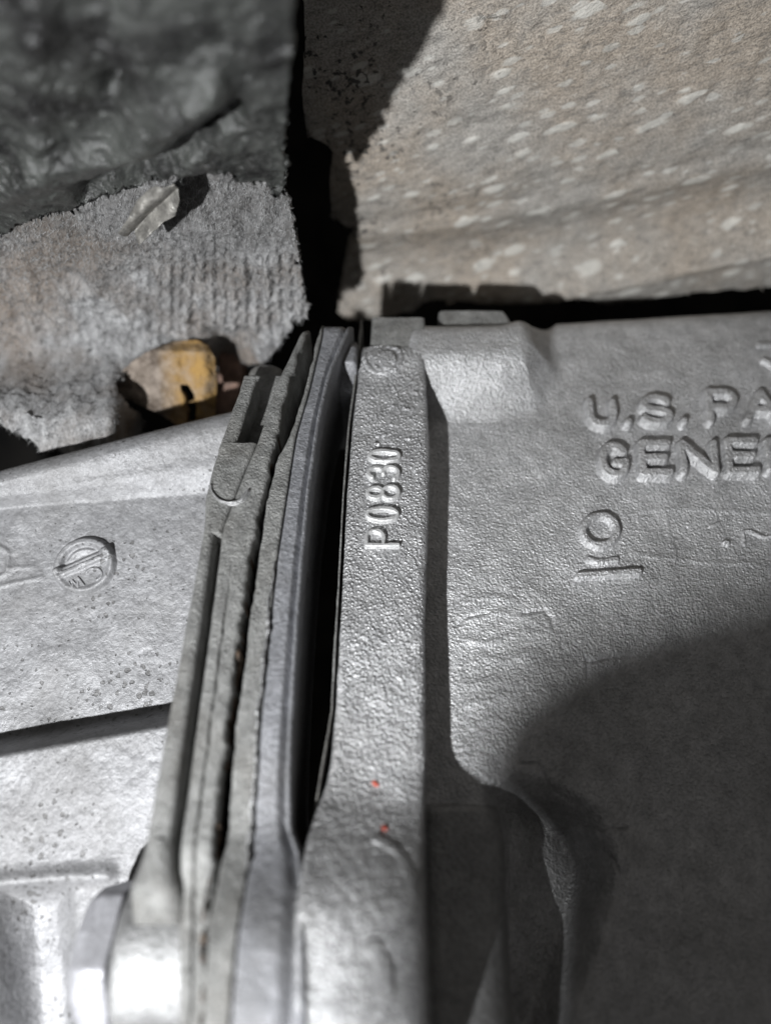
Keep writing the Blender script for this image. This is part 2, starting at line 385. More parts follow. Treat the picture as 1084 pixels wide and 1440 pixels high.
def m_shield():
    m, nt, bs = nodes_of('corroded_heat_shield'); lk = nt.links
    uv = N(nt, 'ShaderNodeUVMap'); uvo = uv.outputs[0]
    geo = N(nt, 'ShaderNodeNewGeometry'); pos = geo.outputs['Position']
    rot = N(nt, 'ShaderNodeMapping'); rot.inputs['Rotation'].default_value = (0, 0, math.radians(-22)); lk.new(uvo, rot.inputs['Vector'])
    sc = N(nt, 'ShaderNodeMapping'); sc.inputs['Scale'].default_value = (0.40, 1.0, 1.0); lk.new(rot.outputs[0], sc.inputs['Vector'])
    big = N(nt, 'ShaderNodeTexNoise', Scale=34.0, Detail=4.0, Roughness=0.6); lk.new(uvo, big.inputs['Vector'])
    mid = N(nt, 'ShaderNodeTexNoise', Scale=700.0, Detail=5.0, Roughness=0.75); lk.new(sc.outputs[0], mid.inputs['Vector'])
    fin = N(nt, 'ShaderNodeTexNoise', Scale=2400.0, Detail=3.0, Roughness=0.65); lk.new(uvo, fin.inputs['Vector'])
    c = mixc(nt, ramp(nt, big.outputs[0], [(0.40, 0.0), (0.60, 1.0)]), (0.300, 0.283, 0.258), (0.315, 0.272, 0.225))
    c = mixc(nt, ramp(nt, mid.outputs[0], [(0.34, 0.75), (0.50, 0.0)]), c, (0.15, 0.142, 0.13))
    c = mixc(nt, ramp(nt, mid.outputs[0], [(0.55, 0.0), (0.72, 0.5)]), c, (0.42, 0.405, 0.375))
    def flecks(scale, amt, size, seedoff, cut=0.0):
        mp = N(nt, 'ShaderNodeMapping'); mp.inputs['Location'].default_value = (seedoff, seedoff * 0.7, 0); lk.new(sc.outputs[0], mp.inputs['Vector'])
        vo = N(nt, 'ShaderNodeTexVoronoi', Scale=scale); vo.voronoi_dimensions = '2D'; lk.new(mp.outputs[0], vo.inputs['Vector'])
        sp = N(nt, 'ShaderNodeSeparateColor'); lk.new(vo.outputs['Color'], sp.inputs[0])
        th = N(nt, 'ShaderNodeMath', operation='MULTIPLY_ADD'); lk.new(sp.outputs[0], th.inputs[0]); th.inputs[1].default_value = size; th.inputs[2].default_value = -size * (1 - amt) + 0.30 - cut
        jt = N(nt, 'ShaderNodeMath', operation='MULTIPLY_ADD'); lk.new(mid.outputs[0], jt.inputs[0]); jt.inputs[1].default_value = 0.7; lk.new(vo.outputs['Distance'], jt.inputs[2])
        df = N(nt, 'ShaderNodeMath', operation='SUBTRACT'); lk.new(th.outputs[0], df.inputs[0]); lk.new(jt.outputs[0], df.inputs[1])
        return ramp(nt, df.outputs[0], [(0.0, 0.0), (0.16, 1.0)])
    c = mixc(nt, 1.0, c, ramp(nt, fin.outputs[0], [(0.36, 0.55), (0.52, 1.0), (0.68, 1.3)]), 'MULTIPLY')
    f1 = flecks(300.0, 0.45, 1.25, 0.0, 0.05); f2 = flecks(560.0, 0.45, 1.3, 0.31, 0.04)
    c = mixc(nt, N_mul(nt, f1, 0.62), c, (0.56, 0.55, 0.51))
    c = mixc(nt, N_mul(nt, f2, 0.5), c, (0.52, 0.51, 0.475))
    # dark tar specks, thicker towards the left edge of the panel
    dn = N(nt, 'ShaderNodeTexNoise', Scale=620.0, Detail=3.0, Roughness=0.6); lk.new(uvo, dn.inputs['Vector'])
    dl = N(nt, 'ShaderNodeTexNoise', Scale=70.0, Detail=2.0); lk.new(uvo, dl.inputs['Vector'])
    ds = N(nt, 'ShaderNodeMath', operation='MULTIPLY_ADD'); lk.new(dl.outputs[0], ds.inputs[0]); ds.inputs[1].default_value = 0.55; lk.new(dn.outputs[0], ds.inputs[2])
    dk = ramp(nt, ds.outputs[0], [(0.90, 0.0), (0.95, 1.0)])
    sx = N(nt, 'ShaderNodeSeparateXYZ'); lk.new(uvo, sx.inputs[0])
    dm = N(nt, 'ShaderNodeMapRange'); lk.new(sx.outputs[0], dm.inputs[0]); dm.inputs[1].default_value = -0.01; dm.inputs[2].default_value = 0.035; dm.inputs[3].default_value = 0.95; dm.inputs[4].default_value = 0.09
    dd = N(nt, 'ShaderNodeMath', operation='MULTIPLY'); lk.new(dk, dd.inputs[0]); lk.new(dm.outputs[0], dd.inputs[1])
    c = mixc(nt, dd.outputs[0], c, (0.03, 0.029, 0.027))
    lk.new(c, bs.inputs['Base Color'])
    bs.inputs['Metallic'].default_value = 0.15; bs.inputs['Roughness'].default_value = 0.62
    hs = N(nt, 'ShaderNodeMath', operation='MULTIPLY_ADD'); lk.new(f1, hs.inputs[0]); hs.inputs[1].default_value = 0.25; lk.new(mid.outputs[0], hs.inputs[2])
    h2 = N(nt, 'ShaderNodeMath', operation='MULTIPLY_ADD'); lk.new(dd.outputs[0], h2.inputs[0]); h2.inputs[1].default_value = 0.5; lk.new(hs.outputs[0], h2.inputs[2])
    b1 = N(nt, 'ShaderNodeBump', Strength=1.0, Distance=0.0006); lk.new(h2.outputs[0], b1.inputs['Height'])
    b2 = N(nt, 'ShaderNodeBump', Strength=1.0, Distance=0.0001); lk.new(fin.outputs[0], b2.inputs['Height']); lk.new(b1.outputs[0], b2.inputs['Normal'])
    lk.new(b2.outputs[0], bs.inputs['Normal'])
    return m
M_SHIELD = m_shield()

def m_bracket():
    m, nt, bs = nodes_of('yellowed_rusty_bracket'); lk = nt.links
    uv = N(nt, 'ShaderNodeUVMap'); geo = N(nt, 'ShaderNodeNewGeometry'); pos = geo.outputs['Position']
    a = N(nt, 'ShaderNodeTexNoise', Scale=260.0, Detail=6.0, Roughness=0.7); lk.new(pos, a.inputs['Vector'])
    b = N(nt, 'ShaderNodeTexNoise', Scale=600.0, Detail=3.0); lk.new(pos, b.inputs['Vector'])
    c = mixc(nt, ramp(nt, a.outputs[0], [(0.38, 0.0), (0.60, 1.0)]), (0.085, 0.065, 0.05), (0.25, 0.21, 0.175))
    sx = N(nt, 'ShaderNodeSeparateXYZ'); lk.new(uv.outputs[0], sx.inputs[0])
    o1 = N(nt, 'ShaderNodeMapRange'); lk.new(sx.outputs[0], o1.inputs[0]); o1.inputs[1].default_value = -0.0500; o1.inputs[2].default_value = -0.0450
    nz = ramp(nt, a.outputs[0], [(0.35, 1.0), (0.72, 0.3)])
    fz = N(nt, 'ShaderNodeMath', operation='MULTIPLY'); lk.new(o1.outputs[0], fz.inputs[0]); lk.new(nz, fz.inputs[1])
    c = mixc(nt, fz.outputs[0], c, (0.30, 0.18, 0.055))
    lk.new(c, bs.inputs['Base Color']); bs.inputs['Roughness'].default_value = 0.9; bs.inputs['Metallic'].default_value = 0.0
    b1 = N(nt, 'ShaderNodeBump', Strength=1.0, Distance=0.0008); lk.new(b.outputs[0], b1.inputs['Height']); lk.new(b1.outputs[0], bs.inputs['Normal'])
    return m
M_BRACKET = m_bracket()

# ------------------------------------------------------------------ surfaces
WALL = Plane(0.1349, 0.587)          # side of the gearbox case
RF = Plane(0.1262, 0.587)            # outer edge of its flange
MS = Plane(0.1203, 0.587)            # outer edge of the adapter ring
LF = Plane(0.1160, 0.587)            # outer edge of the bell housing flange
BELL = Plane(0.135, 0.30)            # side of the bell housing
class FeltSurf(Plane):
    """hanging insulation leaning away, its lower left lip sagging forward"""
    def at(s, px, py, h=0.0):
        P = Plane.at(s, px, py)
        k = sst(430, 590, np.asarray(py, float)) * (1 - sst(150, 260, np.asarray(px, float)))
        D = P[..., 2]; D2 = D * (1 - k) + 0.143 * k
        P = P * (D2 / D)[..., None]
        return P + np.asarray(h, float)[..., None] * s.n
FELT = FeltSurf(0.2346, -1.955)
SHIELD = Plane(0.292, -1.857)        # heat shield above the gearbox

# ---- setting: the dark floor tunnel behind everything
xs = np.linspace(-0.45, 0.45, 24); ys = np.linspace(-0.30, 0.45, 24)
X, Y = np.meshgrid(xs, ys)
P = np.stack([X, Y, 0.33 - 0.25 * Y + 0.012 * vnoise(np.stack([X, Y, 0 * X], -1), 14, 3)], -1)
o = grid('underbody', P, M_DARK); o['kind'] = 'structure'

# ---- unseen plate, added to keep the torch off the lower right of the case
CMD = -0.030                                  # it sits below the phone, well in front of the case
edge = np.array([(2200, 560), (1400, 770), (1084, 838), (930, 868), (795, 905), (702, 955), (642, 1040), (618, 1150), (626, 1280), (662, 1440), (740, 1800)], float)
ew = WALL.at(edge[:, 0], edge[:, 1])
cmk = LAMP + (ew - LAMP) * ((CMD - LAMP[2]) / (ew[:, 2:3] - LAMP[2]))
CM = [(p[0], p[1]) for p in cmk] + [(-0.005, -0.20), (0.30, -0.20)]
nc = len(CM)
Vc = np.array([[x, y, CMD - 0.006] for x, y in CM] + [[x, y, CMD] for x, y in CM])
o = mesh_obj('shade_blocker', Vc, [np.arange(nc)[None], np.arange(nc, 2 * nc)[None, ::-1], np.array([[i, i + nc, (i + 1) % nc + nc, (i + 1) % nc] for i in range(nc)])], M_DARK, smooth=False)
o['kind'] = 'structure'
md = o.modifiers.new('edges', 'BEVEL'); md.width = 0.001; md.segments = 2

# ------------------------------------------------------------------ gearbox case
case = thing('transmission_case', 'cast aluminium transmission case with raised patent lettering and P0830 flange', 'transmission',
             WALL.at(760.0, 1440.0))

BOWL = [(700, 1108), (745, 1020), (820, 940), (905, 895), (1000, 872), (1120, 838), (1700, 700), (1700, 2200), (700, 2200)]
POCKET = [(690, 1112), (735, 1098), (790, 1108), (842, 1136), (872, 1190), (872, 1250), (848, 1330), (812, 1420), (780, 1520), (690, 1520)]
SHO = [(560, 430), (705, 430), (742, 480), (750, 520), (735, 545), (700, 555), (600, 558), (560, 558)]
WRINK = [[(655, 845), (690, 838), (720, 846)], [(650, 872), (700, 862), (742, 870), (770, 880)], [(648, 900), (690, 905), (735, 888), (765, 892)],
         [(650, 935), (680, 925), (716, 930), (745, 915)], [(655, 962), (690, 955), (720, 962)], [(660, 990), (700, 982), (730, 975)],
         [(665, 1020), (695, 1010), (712, 1016)], [(720, 834), (745, 830), (768, 842), (776, 862)]]
CRACK = [[(735, 1072), (760, 1070), (768, 1082), (776, 1098), (800, 1110), (822, 1122), (838, 1150), (862, 1162), (868, 1185), (882, 1205), (890, 1226)],
         [(862, 1162), (880, 1158), (900, 1158)], [(640, 880), (655, 868), (685, 862)], [(735, 862), (765, 858), (775, 870), (778, 884)],
         [(826, 928), (828, 950)], [(828, 930), (860, 922), (890, 920)]]
FRAME = [[(875, 726), (905, 718), (960, 716), (1084, 722)], [(888, 778), (935, 785), (1000, 791), (1060, 792)], [(934, 720), (942, 762), (950, 784)]]

def wall_h(px, py):
    h = np.zeros(px.shape)
    h += 0.0085 * (1 - sst(-26, 42, sdf_poly(px, py, SHO)))
    db = -sdf_poly(px, py, BOWL)
    t = np.clip((db + 60) / 380.0, 0, 1)
    h -= 0.007 * (t * t * (3 - 2 * t)) * sst(670, 800, px) + 0.0015 * sst(-20, 90, db)
    h -= 0.009 * (1 - sst(-44, 18, sdf_poly(px, py, POCKET)))
    d = dist_lines(px, py, WRINK)
    h += 0.00022 * np.exp(-(d / 5.0) ** 2) * (0.6 + 0.6 * vnoise(np.stack([px, py, 0 * px], -1), 0.03, 2))
    d = dist_lines(px, py, CRACK)
    h -= 0.00045 * np.exp(-(d / 2.2) ** 2)
    d = dist_lines(px, py, FRAME)
    h += 0.00016 * np.exp(-(d / 3.0) ** 2)
    return h

def wall_pt(px, py, extra=0.0):
    h = wall_h(px, py) + extra
    base = WALL.at(px, py)
    h = h + 0.00022 * vnoise(base, 160, 5) + 0.00006 * vnoise(base, 700, 6)
    return base + h[..., None] * WALL.n

xs = np.concatenate([np.arange(560, 1100, 2.0), np.arange(1100, 1500, 10.0)])
ys = np.concatenate([np.arange(0, 1460, 2.0), np.arange(1460, 1900, 12.0)])
X, T = np.meshgrid(xs, ys)
top = np.interp(X, [560, 700, 745, 790, 1084, 1500], [514, 512, 500, 469, 451, 428])
Y = top + T
P = wall_pt(X, Y)
# rounded shoulder where the side turns back over the top
rows = []
R0 = 0.007
tan = WALL.v; out = WALL.n
for a in np.linspace(0, math.radians(115), 14)[:0:-1]:
    rows.append(P[0] + tan * R0 * math.sin(a) - out * R0 * (1 - math.cos(a)))
last = rows[0]
rows = [last + np.array([0, -0.02, 0.05]), last + np.array([0, -0.008, 0.02])] + rows
P = np.concatenate([np.stack(rows, 0), P], 0)
grid('case_wall', P, M_WALL, case)

# flange with the part number
RF_L = [(440, 516), (500, 506), (600, 494), (700, 486), (800, 481), (900, 475), (1000, 470), (1060, 466), (1100, 459), (1140, 446), (1180, 434), (1300, 424), (1440, 420), (1800, 405)]
RF_R = [(440, 598), (520, 598), (560, 600), (620, 605), (700, 604), (800, 600), (900, 598), (1000, 599), (1100, 600), (1180, 597), (1300, 596), (1440, 600), (1800, 610)]
def rf_lift(y):
    return -0.010 * (1 - sst(462, 500, y)) ** 2 + 0.0095 * sst(1080, 1300, y) * (1 - sst(1400, 1690, y)) + 0.0010 * np.exp(-((y - 505) / 26.0) ** 2)
fl = strip('flange', RF, RF_L, RF_R, 462, 1700, M_FLANGE, case, r=0.0011, depth=0.022, lift=rf_lift, n=620, m=56, rough=0.00016, rscale=1000, jr=0.00012, seed=11, rr=0.0014)

def rf_pt(px, py, extra):
    b = RF.at(px, py, rf_lift(py))
    return b + (extra + 0.00016 * (0.8 * vnoise(b, 350, 20) + 0.5 * vnoise(b, 1000, 16)))[..., None] * RF.n

# ---- relief (letters, rings, bars): soft-edged raised pieces on a host surface
def relief(name, host, lines, w0, w1, height, mat, parent, step=1.0, sink=0.00012, dome=0.0, fn=None):
    a = np.concatenate([np.array(l, float).reshape(-1, 2) for l in lines])
    x0, y0 = a.min(0) - w1 - 3; x1, y1 = a.max(0) + w1 + 3
    X, Y = np.meshgrid(np.arange(x0, x1, step), np.arange(y0, y1, step))
    d = dist_lines(X, Y, lines) if fn is None else fn(X, Y)
    d = d + 0.7 * vnoise(np.stack([X, Y, 0 * X], -1), 0.12, 3)
    e = height * (1 - sst(w0, w1, d)) - sink * sst(w0, w1, d)
    P = host(X, Y, e)
    n, m = X.shape; fa = grid_faces(n, m)
    fa = fa[(d.ravel()[fa] < w1 + 1.5).all(1)]
    used = np.unique(fa); idx = np.full(n * m, -1); idx[used] = np.arange(len(used))
    return mesh_obj(name, P.reshape(-1, 3)[used], [idx[fa]], mat, parent)

def arc(cx, cy, rx, ry, a0, a1, n=14):
    return [(cx + rx * math.cos(math.radians(a)), cy + ry * math.sin(math.radians(a))) for a in np.linspace(a0, a1, n)]

GLYPH = {   # unit box, y up
    'U': [[(0, 1), (0, 0.42)] + arc(0.5, 0.42, 0.5, 0.42, 180, 360) + [(1, 0.42), (1, 1)]],
    'S': [arc(0.5, 0.75, 0.46, 0.25, 20, 270) + arc(0.5, 0.25, 0.5, 0.25, 90, -160)],
    'P': [[(0, 0), (0, 1), (0.6, 1)] + arc(0.6, 0.73, 0.4, 0.27, 90, -90) + [(0, 0.46)]],
    'A': [[(0, 0), (0.5, 1), (1, 0)], [(0.2, 0.36), (0.8, 0.36)]],
    'G': [arc(0.5, 0.5, 0.5, 0.5, 40, 320, 22) + [(0.93, 0.42), (0.55, 0.42)]],
    'E': [[(1, 1), (0, 1), (0, 0), (1, 0)], [(0, 0.52), (0.85, 0.52)]],
    'N': [[(0, 0), (0, 1), (1, 0), (1, 1)]],
    'R': [[(0, 0), (0, 1), (0.6, 1)] + arc(0.6, 0.75, 0.38, 0.25, 90, -90) + [(0, 0.5)], [(0.5, 0.5), (1, 0)]],
    '0': [arc(0.5, 0.5, 0.5, 0.5, 0, 360, 28)],
    '8': [arc(0.5, 0.75, 0.42, 0.25, 0, 360, 20), arc(0.5, 0.26, 0.5, 0.26, 0, 360, 20)],
    '3': [arc(0.5, 0.75, 0.46, 0.25, 150, -90), arc(0.5, 0.26, 0.5, 0.26, 90, -150)],
    '.': [[(0.5, 0.06)]],
}
def place(ch, x0, y0, x1, y1, skew=0.0):
    return [[(x0 + (x1 - x0) * u + skew * v, y1 - (y1 - y0) * v) for u, v in ln] for ln in GLYPH[ch]]

for ch, x0, y0, x1, y1 in [('U', 829, 570, 861, 601), ('.', 872, 562, 889, 602), ('S', 902, 565, 938, 598), ('.', 950, 560, 966, 600),
                           ('P', 995, 557, 1030, 596), ('A', 1048, 557, 1088, 594), ('T', 0, 0, 0, 0)]:
    if ch == 'T': continue
    relief('letter', wall_pt, place(ch, x0, y0, x1, y1, -3), 3.6, 8.8, 0.00165, M_WALL, case)
for ch, x0, y0, x1, y1 in [('G', 846, 632, 880, 672), ('E', 901, 630, 938, 670), ('N', 958, 630, 1002, 668), ('E', 1022, 626, 1060, 667), ('R', 1078, 626, 1116, 664)]:
    relief('letter', wall_pt, place(ch, x0, y0, x1, y1, -4), 3.8, 9.2, 0.00175, M_WALL, case)
relief('letter', wall_pt, [[(1066, 486), (1100, 484)]], 1.5, 6.0, 0.0006, M_WALL, case)
relief('letter', wall_pt, [[(1072, 508), (1100, 524)]], 1.5, 6.5, 0.0008, M_WALL, case)
relief('letter', wall_pt, [[(1046, 765), (1044, 748), (1052, 747), (1074, 756), (1100, 752)]], 0.8, 4.5, 0.00045, M_WALL, case)
relief('dot', wall_pt, [[(1019, 763), (1022, 764)]], 1.5, 6.0, 0.0006, M_WALL, case)
relief('dot', wall_pt, [[(998, 740), (1010, 736)]], 0.8, 4.0, 0.0003, M_WALL, case)
relief('ring', wall_pt, [arc(842, 748, 24, 21, 0, 360, 36)], 2.4, 8.0, 0.00110, M_WALL, case)
relief('raised_mark', wall_pt, [[(826, 788), (838, 791), (866, 789)]], 2.0, 7.0, 0.0006, M_WALL, case)
relief('raised_bar', wall_pt, [[(812, 812), (896, 806)]], 3.2, 7.5, 0.0010, M_WALL, case)

# P0830 reads upwards along the flange: letter-up = picture-left
def place_side(ch, xt, xb, y0, y1):     # xt top of letter (left), xb foot (right); y1 lower = letter-left
    return [[(xb + (xt - xb) * v, y1 + (y0 - y1) * u) for u, v in ln] for ln in GLYPH[ch]]
for ch, xt, xb, y0, y1 in [('P', 515, 560, 748, 768), ('0', 516, 559, 717, 733), ('8', 517, 560, 686, 703), ('3', 518, 560, 659, 675), ('0', 520, 561, 636, 650)]:
    relief('letter', rf_pt, place_side(ch, xt, xb, y0, y1), 1.7, 4.3, 0.00080, M_LETTER, case, step=0.6)
relief('ring', rf_pt, [arc(538, 507, 26, 20, 0, 360, 30)], 1.2, 4.2, 0.00035, M_FLANGE, case)
relief('boss_face', rf_pt, [[(520, 505)], [(560, 527)]], 0, 1, 0.0005, M_FLANGE, case, fn=lambda X, Y: np.maximum(0, np.hypot((X - 540) / 1.15, Y - 512) - 14) )
relief('ring', rf_pt, [arc(515, 1260, 62, 78, -75, 60, 30)], 3.0, 11.0, 0.0003, M_FLANGE, case)
relief('drip', rf_pt, [[(528, 1330), (540, 1352), (545, 1385)]], 6.0, 15.0, 0.0005, M_FLANGE, case)
# casting skin lumps below the upper ring
rg = np.random.default_rng(3)
for k in range(26):
    x = rg.uniform(516, 592); y = rg.uniform(534, 640)
    relief('skin_lump', rf_pt, [[(x, y), (x + rg.uniform(-6, 6), y + rg.uniform(-2, 2))]], 0.5, rg.uniform(2.5, 4.5), rg.uniform(0.0002, 0.0004), M_FLANGE, case, step=0.9)
for x, y, s in [(527, 1101, 3.4), (540, 1167, 3.4)]:
    relief('paint_fleck', rf_pt, [[(x, y), (x + 2, y + 2)]], s * 0.5, s, 0.00022, M_RED, case, sink=0.0)

# boss column below the flange shadow, and pads on the top edge
COLP = Plane(0.1335, 0.587)
strip('boss', COLP, [(1100, 585), (1440, 590), (1800, 600)], [(1100, 690), (1130, 706), (1180, 716), (1300, 720), (1440, 724), (1800, 736)], 1108, 1700, M_BOSS, case, r=0.003, depth=0.030,
      lift=lambda y: -0.008 * (1 - sst(1100, 1150, y)) ** 2 + 0.006 * sst(1250, 1600, y), n=240, m=30, seed=31, rr=0.005)
PAD = Plane(0.1305, 0.45)
strip('top_pad', PAD, [(430, 524), (490, 520)], [(430, 596), (490, 600)], 446, 490, M_EDGE, case, r=0.0008, depth=0.012, n=60, m=30, seed=33)
PAD2 = Plane(0.1335, 0.45)
strip('top_pad', PAD2, [(425, 614), (480, 628)], [(425, 700), (440, 712), (455, 722), (480, 728)], 437, 480, M_EDGE, case, r=0.0010, depth=0.012, n=60, m=30, seed=35)

# ------------------------------------------------------------------ adapter ring
ring = thing('adapter_ring', 'blue grey adapter ring sandwiched between the two ribbed aluminium flanges', 'adapter plate', MS.at(360.0, 1440.0))
MS_L = [(440, 460), (466, 454), (530, 438), (595, 420), (625, 407), (651, 394), (700, 381), (800, 366), (900, 353), (1000, 340), (1100, 328), (1200, 317), (1300, 305), (1440, 297), (1800, 270)]
MS_R = [(440, 500), (470, 494), (500, 480), (540, 464), (600, 451), (700, 437), (800, 428), (900, 421), (1000, 415), (1100, 410), (1165, 410), (1198, 424), (1250, 432), (1440, 436), (1800, 438)]
def ms_lift(y):
    return 0.0020 * (1 - sst(1000, 1200, y)) -0.003 * (1 - sst(452, 480, y)) ** 2 + 0.0052 * sst(1150, 1345, y) * (1 - sst(1400, 1680, y))
bead_x = [(480, 455), (496, 451), (560, 436), (621, 418), (700, 406), (800, 391), (900, 381), (1000, 371), (1100, 362), (1200, 354), (1300, 345)]
SEAM = bead_x + [(1440, 334), (1800, 312)]
strip('ring_lip', MS, MS_L, SEAM, 456, 1700, M_EDGE, ring, r=0.0004, depth=0.026, lift=lambda y: ms_lift(y) + 0.0003, n=520, m=16, rough=0.00014, jl=0.00022, seed=41)
strip('ring_body', MS, [(y, x + 1.2) for y, x in SEAM], MS_R, 456, 1700, M_BLUE, ring, r=0.0004, depth=0.026, lift=ms_lift, n=520, m=32, rough=0.00010, seed=42, rr=0.0006,
      prof=lambda t, y: -0.0012 * sst(0.62, 1.0, t) + 0 * y)
ysb = np.linspace(800, 1240, 700); xb = curve(bead_x, ysb) - 3.5
C = MS.at(xb, ysb, ms_lift(ysb))
rad = 0.00034 * (0.8 + 0.3 * vnoise(C, 300, 7) + 0.45 * vnoise(C, 1500, 8)) * (0.4 + 0.6 * sst(800, 900, ysb)) * (1 - 0.6 * sst(1200, 1240, ysb))
rad = np.clip(rad, 0.0001, None)
C = C + 0.00045 * MS.n + (0.0003 * vnoise(C, 500, 9))[:, None] * np.array([1.0, 0, 0])
rowsb = [C + rad[:, None] * (math.cos(a) * np.array([1.0, 0, 0]) + math.sin(a) * MS.n) for a in np.linspace(0, 2 * math.pi, 10)[:-1]]
grid('sealant_bead', np.stack(rowsb, 1), M_BOSS, ring, closed=True, caps=True)
# filler between ring and gearbox flange at both ends of the slot
strip('bridge', Plane(0.1225, 0.587), [(1150, 405), (1800, 410)], [(1150, 440), (1800, 440)], 1185, 1700, M_BLUE, ring, r=0.0012, depth=0.02,
      lift=lambda y: -0.004 * (1 - sst(1185, 1230, y)) + 0.0062 * sst(1160, 1345, y), n=120, m=12, seed=43)
strip('bridge', Plane(0.1225, 0.587), [(440, 470), (560, 460)], [(440, 506), (560, 498)], 462, 522, M_BLUE, ring, r=0.001, depth=0.02,
      lift=lambda y: -0.004 * (1 - sst(458, 490, y)) - 0.006 * sst(508, 522, y), n=60, m=12, seed=45)
relief('paint_fleck', lambda X, Y, e: MS.at(X, Y, e), [[(416, 665), (418, 667)]], 0.8, 1.8, 0.0003, M_RED, ring, sink=0.0)

gask = thing('gasket', 'thin metal gasket edge standing proud beside the P0830 flange', 'gasket', MS.at(500.0, 1200.0))
GS = Plane(0.1256, 0.587)
strip('gasket_edge', GS, [(440, 507), (500, 502), (600, 489), (700, 481), (800, 476), (900, 470), (1000, 465), (1140, 441), (1200, 430)],
      [(440, 511), (500, 505), (600, 491.5), (700, 483.5), (800, 478.5), (900, 472.5), (1000, 467.5), (1140, 444), (1200, 433)], 450, 1180, M_EDGE, gask,
      r=0.0001, depth=0.02, n=400, m=5, rough=0.00008, jl=0.00007, jr=0.00007, seed=47)

# ------------------------------------------------------------------ bell housing
bell = thing('bell_housing', 'pale cast aluminium bell housing with pitted side and round date stamp', 'bell housing', BELL.at(120.0, 1440.0))
STEP = [(-700, 1200), (0, 1048), (120, 1026), (240, 1005), (420, 970), (420, 2300), (-700, 2300)]
def bell_h(px, py):
    d = sdf_poly(px, py, STEP)
    h = 0.0085 * (1 - sst(-22, 10, d))
    # upper chamfer below the top edge
    yl = np.interp(px, [-600, 0, 300, 420], [800, 716, 694, 690]); ye = np.interp(px, [-600, 0, 310, 420], [845, 692, 613, 590])
    t = np.clip((yl - py) / np.maximum(yl - ye, 6), 0, 1.0)
    h += 0.0030 * sst(-0.1, 0.5, t) + 0.0016 * sst(0.45, 1.0, t)
    # ribs at the foot
    d = dist_lines(px, py, [[(14, 1238), (40, 1340), (60, 1500)]]); h += 0.0030 * np.exp(-(d / 17.0) ** 2)
    d = dist_lines(px, py, [[(14, 1226), (110, 1218), (180, 1214)]]); h += 0.0012 * np.exp(-(d / 12.0) ** 2)
    d = sdf_poly(px, py, [(40, 1235), (130, 1228), (170, 1700), (80, 1700)]); h -= 0.0030 * (1 - sst(-35, 12, d))
    d = sdf_poly(px, py, [(-200, 1330), (6, 1330), (24, 1480), (-200, 1480)]); h -= 0.008 * (1 - sst(-10, 8, d))
    d = dist_lines(px, py, [[(0, 768), (14, 778), (12, 806), (0, 812)]]); h += 0.0004 * np.exp(-(d / 3.0) ** 2)
    d = dist_lines(px, py, [[(14, 800), (48, 797)], [(0, 825), (60, 812)]]); h += 0.00025 * np.exp(-(d / 3.0) ** 2)
    return h
def bell_pt(px, py, extra=0.0):
    b = BELL.at(px, py)
    h = bell_h(px, py) + extra + 0.00030 * vnoise(b, 150, 51) + 0.00007 * vnoise(b, 800, 52)
    return b + h[..., None] * BELL.n
xs = np.concatenate([np.arange(-420, -20, 10.0), np.arange(-20, 400, 2.0)])
tt = np.concatenate([np.arange(0, 860, 2.0), np.arange(860, 1250, 12.0)])
X, T = np.meshgrid(xs, tt)
Y = np.interp(X, [-600, 0, 310, 420], [845, 694, 614, 590]) + T
P = bell_pt(X, Y)
rows = []
for a in np.linspace(0, math.radians(120), 12)[:0:-1]:
    rows.append(P[0] + BELL.v * 0.004 * math.sin(a) - BELL.n * 0.004 * (1 - math.cos(a)))
rows = [rows[0] + np.array([0, -0.01, 0.04])] + rows
grid('housing_wall', np.concatenate([np.stack(rows, 0), P], 0), M_BELL, bell)

# round date stamp
def stamp_fn(X, Y):
    return np.hypot((X - 121) / 1.06, (Y - 796) * 1.06 + (X - 121) * 0.12)
a0 = [[(70, 745), (172, 845)]]
st = None
Xs, Ys = np.meshgrid(np.arange(66, 178, 1.0), np.arange(744, 850, 1.0))
d = stamp_fn(Xs, Ys)
bar = dist_lines(Xs, Ys, [[(76, 812), (163, 776)]])
side = (Ys - 794) + (Xs - 120) * 0.41            # >0 below the bar
e = 0.0012 * (1 - sst(37, 44, d))
e = e - np.where(side < 0, 0.0011 * (1 - sst(26, 33, d)), 0.0003 * (1 - sst(30, 36, d)))
e = e + 0.0010 * (1 - sst(4, 9, bar)) * (1 - sst(38, 44, d)) * np.where(side < 0, 1.0, 0.6)
e = e + np.where(side < -12, 0.0005 * np.exp(-((d - 22) / 4.0) ** 2), 0) - 0.00015 * sst(40, 46, d)
fa = grid_faces(*Xs.shape); fa = fa[(d.ravel()[fa] < 47).all(1)]
Pv = bell_pt(Xs, Ys, e).reshape(-1, 3); used = np.unique(fa); idx = np.full(len(Pv), -1); idx[used] = np.arange(len(used))
st = mesh_obj('date_stamp', Pv[used], [idx[fa]], M_BELL, bell)
lift0 = 0.00085
relief('letter', lambda X, Y, e: bell_pt(X, Y, e + lift0), [[(101, 820), (106, 829), (106, 817), (113, 826), (113, 813), (122, 824)]], 0.6, 2.6, 0.00035, M_BELL, st, step=0.7)
relief('letter', lambda X, Y, e: bell_pt(X, Y, e + lift0), [arc(136, 809, 11, 8, -160, 70, 16)], 0.8, 3.2, 0.00035, M_BELL, st, step=0.7)

